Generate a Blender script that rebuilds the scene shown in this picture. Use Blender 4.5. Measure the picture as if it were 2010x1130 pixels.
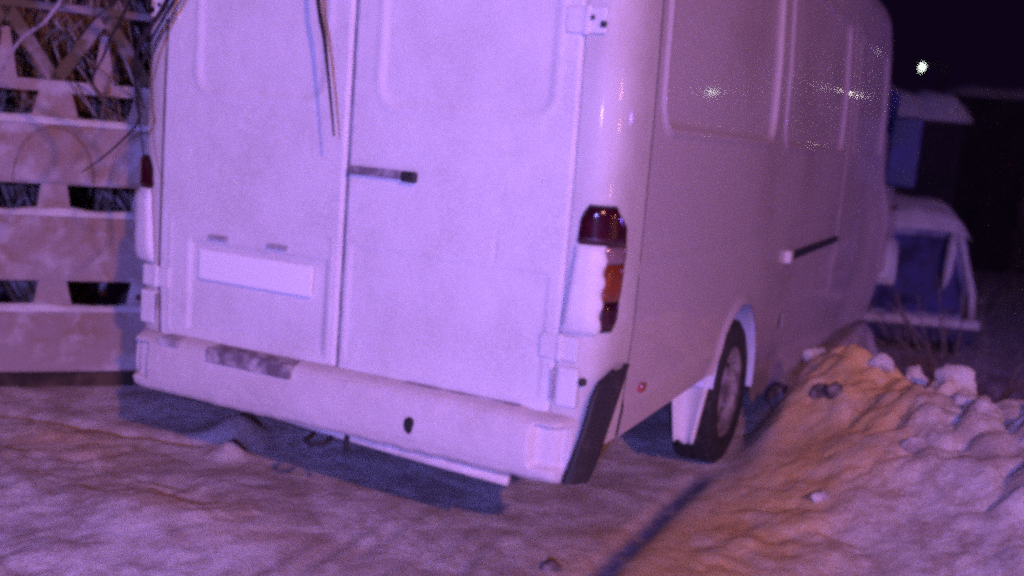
import bpy, bmesh, math, random
import numpy as np
from mathutils import Vector, Matrix, noise as mn

random.seed(7)
S = bpy.context.scene
for o in list(bpy.data.objects):
    bpy.data.objects.remove(o)
COL = S.collection

# ------------------------------------------------------------------ camera
cam_d = bpy.data.cameras.new('camera')
cam = bpy.data.objects.new('camera', cam_d)
COL.objects.link(cam)
S.camera = cam
CP = Vector((2.059, -2.975, 1.506))
YAW, PIT, ROL = -0.437, 0.150, 0.083
fd = Vector((math.sin(YAW)*math.cos(PIT), math.cos(YAW)*math.cos(PIT), -math.sin(PIT)))
r0 = Vector((math.cos(YAW), -math.sin(YAW), 0)); u0 = r0.cross(fd)
rr = r0*math.cos(ROL) + u0*math.sin(ROL)
uu = -r0*math.sin(ROL) + u0*math.cos(ROL)
cam.matrix_world = Matrix(((rr.x, uu.x, -fd.x, CP.x), (rr.y, uu.y, -fd.y, CP.y), (rr.z, uu.z, -fd.z, CP.z), (0, 0, 0, 1)))
cam_d.sensor_width = 36
cam_d.lens = 36*2004.2/2010
cam_d.clip_end = 500
cam_d.dof.use_dof = True
cam_d.dof.focus_distance = 3.9
cam_d.dof.aperture_fstop = 1.1
S.cycles.pixel_filter_type = 'BLACKMAN_HARRIS'
S.cycles.filter_width = 3.8
S.cycles.use_denoising = False
S.cycles.sample_clamp_direct = 14.0
S.cycles.sample_clamp_indirect = 3.0

# ------------------------------------------------------------------ world and lights (night)
W = bpy.data.worlds.new('World'); S.world = W
W.use_nodes = True
bg = W.node_tree.nodes['Background']
bg.inputs[0].default_value = (0.17, 0.05, 0.36, 1)
bg.inputs[1].default_value = 0.024
S.view_settings.view_transform = 'Standard'
S.view_settings.look = 'None'
S.view_settings.exposure = 0
S.view_settings.gamma = 1
S.view_settings.use_curve_mapping = False


def point_light(name, loc, color, power, radius):
    d = bpy.data.lights.new(name, 'POINT')
    d.color = color; d.energy = power; d.shadow_soft_size = radius
    o = bpy.data.objects.new(name, d); o.location = loc
    COL.objects.link(o)
    return o


# warm street lamp behind the photographer, and the low flashing blue lamps of the vehicle he came in
wl = bpy.data.lights.new('street_lamp_light', 'SPOT')
wl.color = (1.0, 0.34, 0.30); wl.energy = 1950; wl.shadow_soft_size = 0.10
wl.spot_size = math.radians(66); wl.spot_blend = 0.75
wo = bpy.data.objects.new('street_lamp_light', wl); COL.objects.link(wo)
wo.location = (6.9, -6.8, 5.0)
wo.rotation_euler = (Vector((0.1, 0.3, 0.3))-Vector(wo.location)).to_track_quat('-Z', 'Y').to_euler()
point_light('emergency_lamp_light', (2.5, -4.7, 1.75), (0.29, 0.225, 1.0), 1250, 0.06)
# a second vehicle with blue lamps stands farther along, out of the picture on the right
point_light('emergency_lamp_light', (7.6, 6.6, 1.9), (0.24, 0.12, 1.0), 330, 0.06)


# ------------------------------------------------------------------ helpers
def link(o, parent=None):
    COL.objects.link(o)
    if parent is not None:
        o.parent = parent
    return o


def empty(name, loc=(0, 0, 0), rz=0.0):
    o = bpy.data.objects.new(name, None)
    o.location = loc; o.rotation_euler = (0, 0, rz)
    o.empty_display_size = 0.1
    return link(o)


def tag(o, label=None, cat=None, group=None, kind=None):
    if label: o['label'] = label
    if cat: o['category'] = cat
    if group: o['group'] = group
    if kind: o['kind'] = kind
    return o


def mesh(name, verts, faces, mat, parent=None, smooth=True):
    me = bpy.data.meshes.new(name)
    me.from_pydata([tuple(v) for v in verts], [], faces)
    me.validate()
    if smooth:
        me.polygons.foreach_set('use_smooth', [True]*len(me.polygons))
    me.materials.append(mat)
    me.update()
    return link(bpy.data.objects.new(name, me), parent)


def grid(name, P, mat, parent=None, flip=False, keep=None, smooth=True):
    """P: array (n,m,3)"""
    n, m = P.shape[:2]
    idx = np.arange(n*m).reshape(n, m)
    a, b, c, d = idx[:-1, :-1], idx[1:, :-1], idx[1:, 1:], idx[:-1, 1:]
    F = np.stack([a, b, c, d], -1) if not flip else np.stack([a, d, c, b], -1)
    F = F.reshape(-1, 4)
    if keep is not None:
        F = F[keep.reshape(-1)]
    V = P.reshape(-1, 3)
    used = np.unique(F)
    rm = -np.ones(len(V), int); rm[used] = np.arange(len(used))
    V = V[used]; F = rm[F]
    me = bpy.data.meshes.new(name)
    me.vertices.add(len(V)); me.vertices.foreach_set('co', V.ravel().astype(np.float32))
    me.loops.add(F.size); me.loops.foreach_set('vertex_index', F.ravel().astype(np.int32))
    me.polygons.add(len(F))
    me.polygons.foreach_set('loop_start', np.arange(0, F.size, 4, dtype=np.int32))
    me.polygons.foreach_set('loop_total', np.full(len(F), 4, np.int32))
    me.update(calc_edges=True)
    me.validate()
    if smooth:
        me.polygons.foreach_set('use_smooth', [True]*len(me.polygons))
    me.materials.append(mat)
    return link(bpy.data.objects.new(name, me), parent)


def bm_obj(name, bm, mat, parent=None, smooth=False):
    me = bpy.data.meshes.new(name)
    bm.normal_update()
    bm.to_mesh(me); bm.free()
    if smooth:
        me.polygons.foreach_set('use_smooth', [True]*len(me.polygons))
    me.materials.append(mat)
    return link(bpy.data.objects.new(name, me), parent)


def add_box(bm, lo, hi, bev=0.0, seg=2, M=None):
    r = bmesh.ops.create_cube(bm, size=1)
    vs = r['verts']
    lo, hi = Vector(lo), Vector(hi)
    for v in vs:
        v.co = Vector(((v.co.x+.5)*(hi.x-lo.x)+lo.x, (v.co.y+.5)*(hi.y-lo.y)+lo.y, (v.co.z+.5)*(hi.z-lo.z)+lo.z))
    if M is not None:
        for v in vs: v.co = M @ v.co
    if bev > 0:
        es = list({e for v in vs for e in v.link_edges})
        bmesh.ops.bevel(bm, geom=es, offset=bev, segments=seg, affect='EDGES', profile=0.6)


def box(name, lo, hi, mat, parent=None, bev=0.0, seg=2, M=None):
    bm = bmesh.new(); add_box(bm, lo, hi, bev, seg, M)
    return bm_obj(name, bm, mat, parent, smooth=False)


def tube(name, pts, rad, mat, parent=None, n=7):
    pts = [Vector(p) for p in pts]
    if not hasattr(rad, '__len__'):
        rad = [rad]*len(pts)
    V, F = [], []
    for i, p in enumerate(pts):
        t = (pts[min(i+1, len(pts)-1)] - pts[max(i-1, 0)]).normalized()
        a = t.cross(Vector((0.31, 0.2, 0.93))).normalized(); b = t.cross(a)
        for k in range(n):
            an = 2*math.pi*k/n
            V.append(p + (a*math.cos(an) + b*math.sin(an))*rad[i])
    for i in range(len(pts)-1):
        for k in range(n):
            F.append((i*n+k, i*n+(k+1) % n, (i+1)*n+(k+1) % n, (i+1)*n+k))
    F.append(tuple(range(n))[::-1]); F.append(tuple((len(pts)-1)*n+k for k in range(n)))
    return mesh(name, V, F, mat, parent)


def lathe_x(name, prof, center, mat, parent=None, n=48):
    """profile of (x, r) turned about the x axis"""
    P = np.zeros((len(prof), n+1, 3))
    for i, (x, r) in enumerate(prof):
        for k in range(n+1):
            a = 2*math.pi*k/n
            P[i, k] = (center[0]+x, center[1]+r*math.cos(a), center[2]+r*math.sin(a))
    return grid(name, P, mat, parent)


def sstep(x, a, b):
    t = np.clip((x-a)/(b-a), 0, 1)
    return t*t*(3-2*t)


def vnoise(x, y, sc, seed=0, oct=4, gain=0.5):
    """value noise, vectorised"""
    out = np.zeros(np.broadcast(x, y).shape); amp = 1.0; tot = 0
    rs = np.random.RandomState(seed)
    T = rs.rand(256, 256)
    x, y = np.broadcast_arrays(np.asarray(x, float), np.asarray(y, float))
    X, Y = (x*.87-y*.5)/sc + 37.3, (x*.5+y*.87)/sc + 91.7
    for o in range(oct):
        xi = np.floor(X).astype(int); yi = np.floor(Y).astype(int)
        fx, fy = X-xi, Y-yi
        fx = fx*fx*(3-2*fx); fy = fy*fy*(3-2*fy)
        a = T[xi % 256, yi % 256]; b = T[(xi+1) % 256, yi % 256]
        c = T[xi % 256, (yi+1) % 256]; d = T[(xi+1) % 256, (yi+1) % 256]
        out += amp*((a*(1-fx)+b*fx)*(1-fy) + (c*(1-fx)+d*fx)*fy)
        tot += amp; amp *= gain
        X, Y = (X*.80-Y*.60)*2.03+5.1, (X*.60+Y*.80)*2.03+9.2
    return out/tot - 0.5


def crumb(x, y, cell, seed):
    """rounded lumps scattered in a jittered grid, 0..1"""
    rs = np.random.RandomState(seed)
    J = rs.rand(3, 128, 128)
    X, Y = (x*.94-y*.34)/cell + 50, (x*.34+y*.94)/cell + 150
    xi, yi = np.floor(X).astype(int), np.floor(Y).astype(int)
    out = np.zeros(X.shape)
    for dx in (-1, 0, 1):
        for dy in (-1, 0, 1):
            a, b = (xi+dx) % 128, (yi+dy) % 128
            r = .35+.55*J[2][a, b]
            d2 = ((xi+dx+J[0][a, b]-X)**2+(yi+dy+J[1][a, b]-Y)**2)/(r*r)
            out = np.maximum(out, np.sqrt(np.maximum(0, 1-d2))*r)
    return out


# ------------------------------------------------------------------ materials
def mat(name, col, rough=0.5, metal=0.0, coat=0.0, coat_rough=0.05, emis=None, estr=0.0, spec=0.5,
        col2=None, nscale=4.0, lo=0.4, hi=0.65, bump=0.0, bscale=60.0, detail=6.0, bdist=0.01,
        col3=None, n3=20.0, lo3=.5, hi3=.7, rough2=None, sub=0.0):
    m = bpy.data.materials.new(name); m.use_nodes = True
    nt = m.node_tree; b = nt.nodes['Principled BSDF']
    b.inputs['Base Color'].default_value = (*col, 1)
    b.inputs['Roughness'].default_value = rough
    b.inputs['Metallic'].default_value = metal
    b.inputs['Coat Weight'].default_value = coat
    b.inputs['Coat Roughness'].default_value = coat_rough
    b.inputs['Specular IOR Level'].default_value = spec
    if sub:
        b.inputs['Subsurface Weight'].default_value = sub
        b.inputs['Subsurface Radius'].default_value = (.02, .02, .02)
    if emis:
        b.inputs['Emission Color'].default_value = (*emis, 1)
        b.inputs['Emission Strength'].default_value = estr
    tc = nt.nodes.new('ShaderNodeTexCoord')

    def nz(sc, det=detail, r=0.6):
        n = nt.nodes.new('ShaderNodeTexNoise')
        n.inputs['Scale'].default_value = sc; n.inputs['Detail'].default_value = det
        n.inputs['Roughness'].default_value = r
        nt.links.new(tc.outputs['Object'], n.inputs['Vector'])
        return n

    def ramp(n, a, c):
        r = nt.nodes.new('ShaderNodeMapRange')
        r.interpolation_type = 'SMOOTHSTEP'
        r.inputs['From Min'].default_value = a; r.inputs['From Max'].default_value = c
        nt.links.new(n.outputs['Fac'], r.inputs['Value'])
        return r
    last = None
    if col2:
        f = ramp(nz(nscale), lo, hi)
        mx = nt.nodes.new('ShaderNodeMix'); mx.data_type = 'RGBA'
        mx.inputs['A'].default_value = (*col, 1); mx.inputs['B'].default_value = (*col2, 1)
        nt.links.new(f.outputs[0], mx.inputs['Factor'])
        last = mx
        if rough2 is not None:
            mr = nt.nodes.new('ShaderNodeMix'); mr.data_type = 'FLOAT'
            mr.inputs[2].default_value = rough; mr.inputs[3].default_value = rough2
            nt.links.new(f.outputs[0], mr.inputs[0]); nt.links.new(mr.outputs[0], b.inputs['Roughness'])
    if col3:
        f = ramp(nz(n3), lo3, hi3)
        mx = nt.nodes.new('ShaderNodeMix'); mx.data_type = 'RGBA'
        if last: nt.links.new(last.outputs['Result'], mx.inputs['A'])
        else: mx.inputs['A'].default_value = (*col, 1)
        mx.inputs['B'].default_value = (*col3, 1)
        nt.links.new(f.outputs[0], mx.inputs['Factor'])
        last = mx
    if last: nt.links.new(last.outputs['Result'], b.inputs['Base Color'])
    if bump:
        bp = nt.nodes.new('ShaderNodeBump'); bp.inputs['Strength'].default_value = bump
        bp.inputs['Distance'].default_value = bdist
        n = nz(bscale, 5, .7)
        nt.links.new(n.outputs['Fac'], bp.inputs['Height'])
        nt.links.new(bp.outputs[0], b.inputs['Normal'])
    return m


M = {}
M['frost'] = mat('frosted_white_paint', (.70, .69, .70), .6, col2=(.60, .575, .57), nscale=3.2, lo=.40, hi=.66,
                 col3=(.76, .755, .76), n3=170, lo3=.45, hi3=.62, bump=.35, bscale=260, bdist=.003, coat=.15, coat_rough=.35)
M['side'] = mat('glossy_white_paint', (.53, .49, .52), .45, coat=.45, coat_rough=.05, col2=(.42, .37, .38), nscale=1.4, lo=.42, hi=.68,
                col3=(.47, .43, .44), n3=150, lo3=.46, hi3=.62)
M['pillar'] = mat('corner_white_paint', (.60, .58, .57), .55, spec=.2, coat=.7, coat_rough=.04, col2=(.52, .49, .47), nscale=4)
M['bumper'] = mat('snow_dusted_bumper', (.66, .62, .61), .65, col2=(.58, .53, .51), nscale=3, col3=(.70, .68, .68), n3=90, bump=.5, bscale=120, bdist=.006)
M['snow'] = mat('clean_snow', (.80, .80, .82), .7, col2=(.68, .65, .64), nscale=7, bump=.6, bscale=70, bdist=.02)
M['blackpl'] = mat('black_plastic', (.018, .017, .018), .55, col2=(.05, .045, .045), nscale=18, lo=.5, hi=.75, bump=.3, bscale=180, bdist=.002)
M['seal'] = mat('dark_rubber_seal', (.02, .018, .02), .8)
M['groove'] = mat('frosted_seal', (.26, .24, .26), .8, col2=(.52, .50, .52), nscale=9, lo=.4, hi=.7)
M['under'] = mat('dark_underbody', (.03, .026, .026), .9, col2=(.10, .09, .09), nscale=5)
M['arch'] = mat('snow_crusted_arch_liner', (.62, .66, .86), .8, col2=(.62, .61, .62), nscale=9, bump=.5, bscale=40)
M['tyre'] = mat('tyre_rubber', (.02, .019, .02), .85, col2=(.07, .06, .06), nscale=30, lo=.5, hi=.75, bump=.5, bscale=90, bdist=.005)
M['rim'] = mat('dirty_steel_rim', (.34, .31, .33), .5, metal=.2, col2=(.12, .10, .11), nscale=14)
M['red'] = mat('red_lamp_lens', (.045, .004, .010), .15, coat=.7, col2=(.025, .003, .010), nscale=30)
M['amber'] = mat('amber_lamp_lens', (.15, .032, .010), .15, coat=1, col2=(.22, .04, .01), nscale=30)
M['clear'] = mat('clear_lamp_lens', (.20, .12, .13), .12, coat=1)
M['marker'] = mat('red_side_marker', (.28, .03, .02), .25, coat=1)
M['plate'] = mat('white_number_plate', (.93, .93, .93), .35, coat=.4, col3=(.85, .85, .85), n3=40, lo3=.6, hi3=.8)
M['glass'] = mat('dark_car_glass', (.012, .016, .07), .35, spec=.3, col2=(.05, .06, .24), nscale=3, rough2=.6)
M['darkblue'] = mat('dark_blue_car_paint', (.018, .022, .10), .35, coat=.7, col2=(.06, .06, .14), nscale=6, lo=.45, hi=.7)
M['frostblue'] = mat('snow_dusted_blue_paint', (.34, .35, .50), .6, col2=(.10, .11, .24), nscale=5, lo=.42, hi=.66)
M['mirror'] = mat('mirror_housing', (.02, .03, .12), .45, col2=(.05, .06, .18), nscale=8)
M['concrete'] = mat('stained_concrete', (.36, .30, .29), .9, col2=(.30, .20, .13), nscale=2.6, lo=.42, hi=.62, col3=(.50, .47, .49), n3=5.5, lo3=.46, hi3=.66, bump=.6, bscale=35)
M['concrete_old'] = mat('mossy_old_concrete', (.12, .095, .05), .95, col2=(.30, .25, .26), nscale=4.5, lo=.45, hi=.62, bump=.6, bscale=35)
M['concrete_dark'] = mat('dark_backing', (.03, .022, .018), .95, col2=(.10, .07, .05), nscale=6)
M['bark'] = mat('dark_bark', (.014, .011, .014), .9, spec=.1, col2=(.035, .028, .03), nscale=40)
M['frostbark'] = mat('frosted_bark', (.20, .14, .08), .85, col2=(.50, .46, .46), nscale=9)
M['bark_light'] = mat('snow_dusted_bark', (.22, .19, .20), .85, col2=(.06, .05, .05), nscale=25)
M['brick'] = mat('far_wall_plaster', (.035, .022, .035), .9, col2=(.02, .014, .022), nscale=2)
M['metal'] = mat('galvanised_metal', (.10, .10, .10), .5, metal=.6)
M['bulb'] = mat('lamp_glow', (.8, .9, .8), .4, emis=(.85, 1.0, .86), estr=70)
M['bulb_warm'] = mat('lamp_glow_warm', (.9, .8, .6), .4, emis=(1.0, .88, .80), estr=30)


# ground snow, with dirt churned in
def ground_material():
    m = bpy.data.materials.new('dirty_snow'); m.use_nodes = True
    nt = m.node_tree; b = nt.nodes['Principled BSDF']; L = nt.links.new
    b.inputs['Roughness'].default_value = .75
    tc = nt.nodes.new('ShaderNodeTexCoord')

    def nz(sc, det, vec=None, r=.6):
        n = nt.nodes.new('ShaderNodeTexNoise'); n.inputs['Scale'].default_value = sc
        n.inputs['Detail'].default_value = det; n.inputs['Roughness'].default_value = r
        L(vec or tc.outputs['Object'], n.inputs['Vector']); return n.outputs['Fac']

    def rng(v, a, c, d=0., e=1.):
        r = nt.nodes.new('ShaderNodeMapRange'); r.interpolation_type = 'SMOOTHSTEP'
        r.inputs[1].default_value = a; r.inputs[2].default_value = c
        r.inputs[3].default_value = d; r.inputs[4].default_value = e
        L(v, r.inputs[0]); return r.outputs[0]

    def mix(f, A, B):
        x = nt.nodes.new('ShaderNodeMix'); x.data_type = 'RGBA'
        L(f, x.inputs['Factor'])
        for nm, v in (('A', A), ('B', B)):
            if isinstance(v, tuple): x.inputs[nm].default_value = (*v, 1)
            else: L(v, x.inputs[nm])
        return x.outputs['Result']

    def math_(op, a, c):
        x = nt.nodes.new('ShaderNodeMath'); x.operation = op
        for i, v in enumerate((a, c)):
            if isinstance(v, (int, float)): x.inputs[i].default_value = v
            else: L(v, x.inputs[i])
        return x.outputs[0]
    dirt = rng(nz(2.3, 8), .45, .60)
    dirt2 = rng(nz(7, 7, r=.7), .44, .62)
    # grit and sand thrown on the bank beside the wheel
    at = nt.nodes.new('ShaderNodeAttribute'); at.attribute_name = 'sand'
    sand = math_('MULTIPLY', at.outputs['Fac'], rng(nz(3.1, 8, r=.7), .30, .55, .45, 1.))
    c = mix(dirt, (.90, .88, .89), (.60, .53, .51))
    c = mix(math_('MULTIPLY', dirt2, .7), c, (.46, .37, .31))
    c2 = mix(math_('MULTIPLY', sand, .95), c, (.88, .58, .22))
    ai = nt.nodes.new('ShaderNodeAttribute'); ai.attribute_name = 'groove_shade'  # blue shade of the tyre groove, painted into the snow colour
    groove_shade = math_('MULTIPLY', ai.outputs['Fac'], rng(nz(9, 6), .28, .50, .55, 1.))
    c2 = mix(groove_shade, c2, (.11, .14, .27))
    fine = rng(nz(85, 4), .50, .72)
    c3 = mix(math_('MULTIPLY', fine, .35), c2, (.32, .25, .22))
    spk = rng(nz(38, 4), .56, .70)
    c4 = mix(math_('MULTIPLY', spk, .4), c3, (.78, .76, .80))
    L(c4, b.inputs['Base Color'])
    bp = nt.nodes.new('ShaderNodeBump'); bp.inputs['Strength'].default_value = 1.0; bp.inputs['Distance'].default_value = .028
    h = math_('ADD', math_('MULTIPLY', nz(38, 8, r=.75), .6), math_('MULTIPLY', nz(130, 3), .35))
    L(h, bp.inputs['Height']); L(bp.outputs[0], b.inputs['Normal'])
    return m


M['lamp_hot'] = mat('distant_lamp_glow', (.9, .8, .6), .4, emis=(1.0, .42, .26), estr=150)
M['ground'] = ground_material()


# ------------------------------------------------------------------ ground
def gz(x, y):
    x = np.asarray(x, float); y = np.asarray(y, float)
    z = np.zeros(np.broadcast(x, y).shape)
    # ploughed bank to the right of the van
    yc = 3.40 - 1.08*np.clip(x-1.0, 0, 2.5) + .25*vnoise(x, y*0, .6, 3, 3)
    rise = .34*sstep(y, yc-2.1, yc) * sstep(x, .98, 1.22)
    fall = sstep(y, yc, yc+.55)
    # on the far side the ground drops away
    side = np.maximum(sstep(x, 1.02, 1.3), sstep(y, 7.2, 8.6))
    z = z + rise*(1-fall) - side*(.30*fall + .48*sstep(y, yc+.4, yc+3.6))
    lump = vnoise(x, y, .34, 5, 3)
    crest = np.exp(-((y-yc+.25)/.55)**2)*sstep(x, 1.1, 1.5)
    z += crest*(.42*np.maximum(lump, -.15)+.03)
    z += (x > 1.02)*sstep(x, 1.02, 1.5)*.07*vnoise(x, y, .28, 8, 3)
    # rough trodden snow in front
    rough = sstep(-x, -.55, .6)*sstep(-y, -.55, .0)
    z += rough*(.07*vnoise(x, y, .40, 11, 3) + .02)
    z += .012*vnoise(x, y, .13, 17, 4, .6)
    near = sstep(np.abs(y-2), 5, 3)*sstep(np.abs(x), 6, 4)
    wx, wy = x+.05*vnoise(x, y, .09, 81, 2), y+.05*vnoise(x, y, .09, 82, 2)
    patch = sstep(vnoise(x, y, .5, 83, 3), -.12, .16)
    bankm = sstep(x, 1.02, 1.4)*sstep(y, -.2, .6)
    amt = np.clip(.10+.60*rough+.8*bankm, 0, 1.2)*near
    z += amt*(.042*crumb(wx, wy, .150, 91)*patch + (.022*crumb(wx, wy, .075, 92))*sstep(vnoise(x, y, .3, 84, 3), -.1, .15) + .010*crumb(wx+3, wy, .042, 93))
    z += crest*(.10*crumb(wx, wy, .24, 94) + .07*crumb(wx, wy, .11, 95) + .02*crumb(wx, wy, .05, 96))
    z += .045*np.exp(-(((x+.66)/.24)**2+((y+.30)/.17)**2))
    z += .06*vnoise(x, y, 1.3, 19, 2)*sstep(np.abs(y), 6, 2)
    # clean groove left by the tyre and the ruts beside it
    tr = sstep(y, 1.85, 1.6)
    wob = .015*vnoise(y, 0*y, .5, 23, 2)
    z -= tr*.026*np.exp(-((x-.965-wob)/.055)**2)
    z += tr*.005*np.exp(-((x-.88)/.045)**2) + tr*.005*np.exp(-((x-1.05)/.05)**2)
    w = sstep(x, -.25, .15)*sstep(x, .92, .80)*sstep(y, .7, .1)
    z += w*.0045*(.4+sstep(vnoise(x*2, y*.5, .4, 85, 2), -.1, .2))*np.sin((x + .22*y*0 + .05*np.sin(y*3))*2*math.pi/.115 + 2.5*vnoise(x, y, .5, 29, 2))
    # hollow under the van, rut curving out to the left
    z -= .05*np.exp(-((x)/.9)**4)*sstep(y, .25, .9)*sstep(y, 7, 5)
    rut = np.exp(-((y-.42-.28*np.sin((x+1.1)*1.2)-.10)/.05)**2)*sstep(-x, .95, 1.2)
    z -= .05*rut
    z += .10*np.exp(-(((x+1.03)/.11)**2+((y-.72)/.13)**2)) + .07*np.exp(-(((x+.86)/.06)**2+((y-.47)/.06)**2))
    # long gentle rise in the distance
    z += .5*sstep(y, 14, 60)
    return z


def axis(a, b, lo, hi, fine, grow):
    v = list(np.arange(a, b+1e-6, fine)); s = fine
    while v[-1] < hi: s *= grow; v.append(v[-1]+s)
    s = fine
    while v[0] > lo: s *= grow; v.insert(0, v[0]-s)
    return np.array(v)


gx = axis(-2.9, 3.3, -90, 90, .0165, 1.12)
gy = axis(-1.6, 5.2, -30, 160, .018, 1.12)
GX, GY = np.meshgrid(gx, gy, indexing='ij')
GZ = gz(GX, GY)
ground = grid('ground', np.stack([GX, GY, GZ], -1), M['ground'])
tag(ground, 'churned dirty snow covering the ground', kind='structure')
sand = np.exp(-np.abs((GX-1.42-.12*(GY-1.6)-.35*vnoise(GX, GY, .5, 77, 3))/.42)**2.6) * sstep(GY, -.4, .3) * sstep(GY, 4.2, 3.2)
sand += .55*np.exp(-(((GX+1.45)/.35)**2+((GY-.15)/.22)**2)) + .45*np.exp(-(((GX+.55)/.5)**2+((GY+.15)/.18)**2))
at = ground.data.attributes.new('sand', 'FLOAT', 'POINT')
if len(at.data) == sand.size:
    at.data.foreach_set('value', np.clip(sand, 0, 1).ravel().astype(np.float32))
# mask for the blue shade painted along the wheel track
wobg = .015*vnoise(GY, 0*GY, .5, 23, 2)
groove_shade = np.exp(-(np.abs(GX-.965-wobg-.012*vnoise(GX, GY, .07, 78, 2))/.042)**3)*sstep(GY, 1.85, 1.6)*sstep(GY, -1.2, -.6)
ai = ground.data.attributes.new('groove_shade', 'FLOAT', 'POINT')
if len(ai.data) == groove_shade.size:
    ai.data.foreach_set('value', np.clip(groove_shade, 0, 1).ravel().astype(np.float32))

# ------------------------------------------------------------------ the van
van = empty('van', (0, 0, 0))
tag(van, 'white high roof panel van seen from behind, its back doors crusted with frost', 'van')

Zp = np.array([.42, .60, .90, 1.30, 1.60, 1.97, 2.48, 2.75, 2.88, 2.97, 3.03, 3.06])
Xp = np.array([.965, .985, 1.0, 1.0, .998, .990, .958, .92, .86, .76, .60, .0])
LEN = 7.0


def Wz(z): return np.interp(z, Zp[:-1], Xp[:-1])


def side_x(y, z):
    x = Wz(z)
    x = x + .03*sstep(y, 3.5, 7.0)
    x = x + .15*sstep(y, 5.9, 7.4)*sstep(-z, -1.55, -1.0)
    return x


def rrect(u, v, u0_, u1_, v0_, v1_, r):
    """signed distance to a rounded rectangle, negative inside"""
    cx, cy = (u0_+u1_)/2, (v0_+v1_)/2
    qx = np.abs(u-cx)-(u1_-u0_)/2+r; qy = np.abs(v-cy)-(v1_-v0_)/2+r
    return np.hypot(np.maximum(qx, 0), np.maximum(qy, 0))+np.minimum(np.maximum(qx, qy), 0)-r


ARCH_Y, ARCH_Z, ARCH_R = 1.95, .345, .435


def side_panel(sgn, dy, dz):
    ys = np.concatenate([np.arange(.292, 4.0, dy), np.arange(4.0, LEN+.001, dy*1.5)])
    zs = np.concatenate([np.arange(.50, 2.48, dz), np.linspace(2.48, 2.97, 14)])
    Y, Z = np.meshgrid(ys, zs, indexing='ij')
    sill = .50 - .42*sstep(Y, 2.3, 2.9)
    k_ = np.clip((1.0-Z)/.5, 0, 1)
    ZZ = Z - k_*(.50-sill)
    # snap to wheel arches
    keepf = None
    for ay in (ARCH_Y, 7.75):
        d = np.hypot(Y-ay, ZZ-ARCH_Z)
        near = np.abs(d-ARCH_R) < dy*.75
        k = np.where(near, ARCH_R/np.maximum(d, 1e-6), 1)
        Yn = np.where(near, ay+(Y-ay)*k, Y); Zn = np.where(near, ARCH_Z+(ZZ-ARCH_Z)*k, ZZ)
        Y, ZZ = Yn, np.maximum(Zn, sill)
    X = side_x(Y, ZZ)
    h = np.zeros_like(X)
    for (a, b) in ((.395, 2.20), (2.50, 4.52), (5.08, 6.72)):
        s = rrect(Y, ZZ, a, b, 1.575, 2.42, .11)
        h -= .010*sstep(-s, -.008, .020)
        h += .012*np.exp(-((s-.018)/.014)**2)
    # door shut lines
    for yy, z0, z1 in ((4.80, .52, 2.46), (6.86, .52, 2.40)):
        h -= .010*np.exp(-((Y-yy)/.014)**2)*(ZZ > z0)*(ZZ < z1)
        h += .004*np.exp(-((Y-yy-.035)/.016)**2)
    # waist crease and sill
    h += .006*sstep(-ZZ, -.66, -.60) - .05*sstep(-ZZ, -.45, -.1)
    h -= .004*np.exp(-((ZZ-1.09)/.02)**2)
    h += .0012*(vnoise(Y, ZZ, .5, 41, 2))
    for ay in (ARCH_Y, 7.75):
        d = np.hypot(Y-ay, ZZ-ARCH_Z)-ARCH_R
        h += .016*np.exp(-(d/.035)**2)
    X = X + h
    Yc = (Y[:-1, :-1]+Y[1:, 1:])/2; Zc = (ZZ[:-1, :-1]+ZZ[1:, 1:])/2
    keep = np.ones_like(Yc, bool)
    for ay in (ARCH_Y, 7.75):
        keep &= np.hypot(Yc-ay, Zc-ARCH_Z) > ARCH_R-.001
    P = np.stack([sgn*X, Y, ZZ], -1)
    return grid('side_panel', P, M['side'], van, flip=(sgn < 0), keep=keep)


side_panel(1, .011, .011)
side_panel(-1, .04, .03)

# arch liners and lips
for sgn in (1, -1):
    for ay in (ARCH_Y, 7.75):
        n = 40
        P = np.zeros((n, 4, 3))
        for i in range(n):
            a = math.radians(-8) + math.radians(176)*i/(n-1)
            for j, (xx, r) in enumerate(((0, ARCH_R+.004), (-.03, ARCH_R), (-.12, ARCH_R+.03), (-.36, ARCH_R+.03))):
                yy = ay + r*math.cos(a); zz = ARCH_Z + r*math.sin(a)
                xs = float(side_x(np.array(ay), np.array(.7)))
                P[i, j] = (sgn*(xs+.012+xx), yy, zz)
        grid('arch_liner', P, M['arch'], van, flip=(sgn < 0))
        box('arch_back', (sgn*.60-.01, ay-.47, .30), (sgn*.60+.01, ay+.47, .82), M['under'], van)

# rear corners
for sgn in (1, -1):
    cur = [(-.145, 0), (-.115, .0), (-.085, .004), (-.060, .014), (-.040, .030), (-.024, .055), (-.012, .092), (-.005, .14), (-.001, .20), (0, .283)]
    zs = np.concatenate([np.linspace(.50, 2.48, 60), np.linspace(2.5, 2.97, 12)])
    P = np.zeros((len(cur), len(zs), 3))
    for i, (dx, y) in enumerate(cur):
        for j, z in enumerate(zs):
            P[i, j] = (sgn*(float(Wz(z))+dx), y, z)
    grid('rear_corner_panel', P, M['pillar'], van, flip=(sgn < 0))
    # vertical seam between corner and side
    P = np.array([[(sgn*(float(Wz(z))-.012), y, z) for z in zs] for y in (.276, .30)])
    grid('corner_seam', P, M['groove'], van, flip=(sgn < 0))


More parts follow.
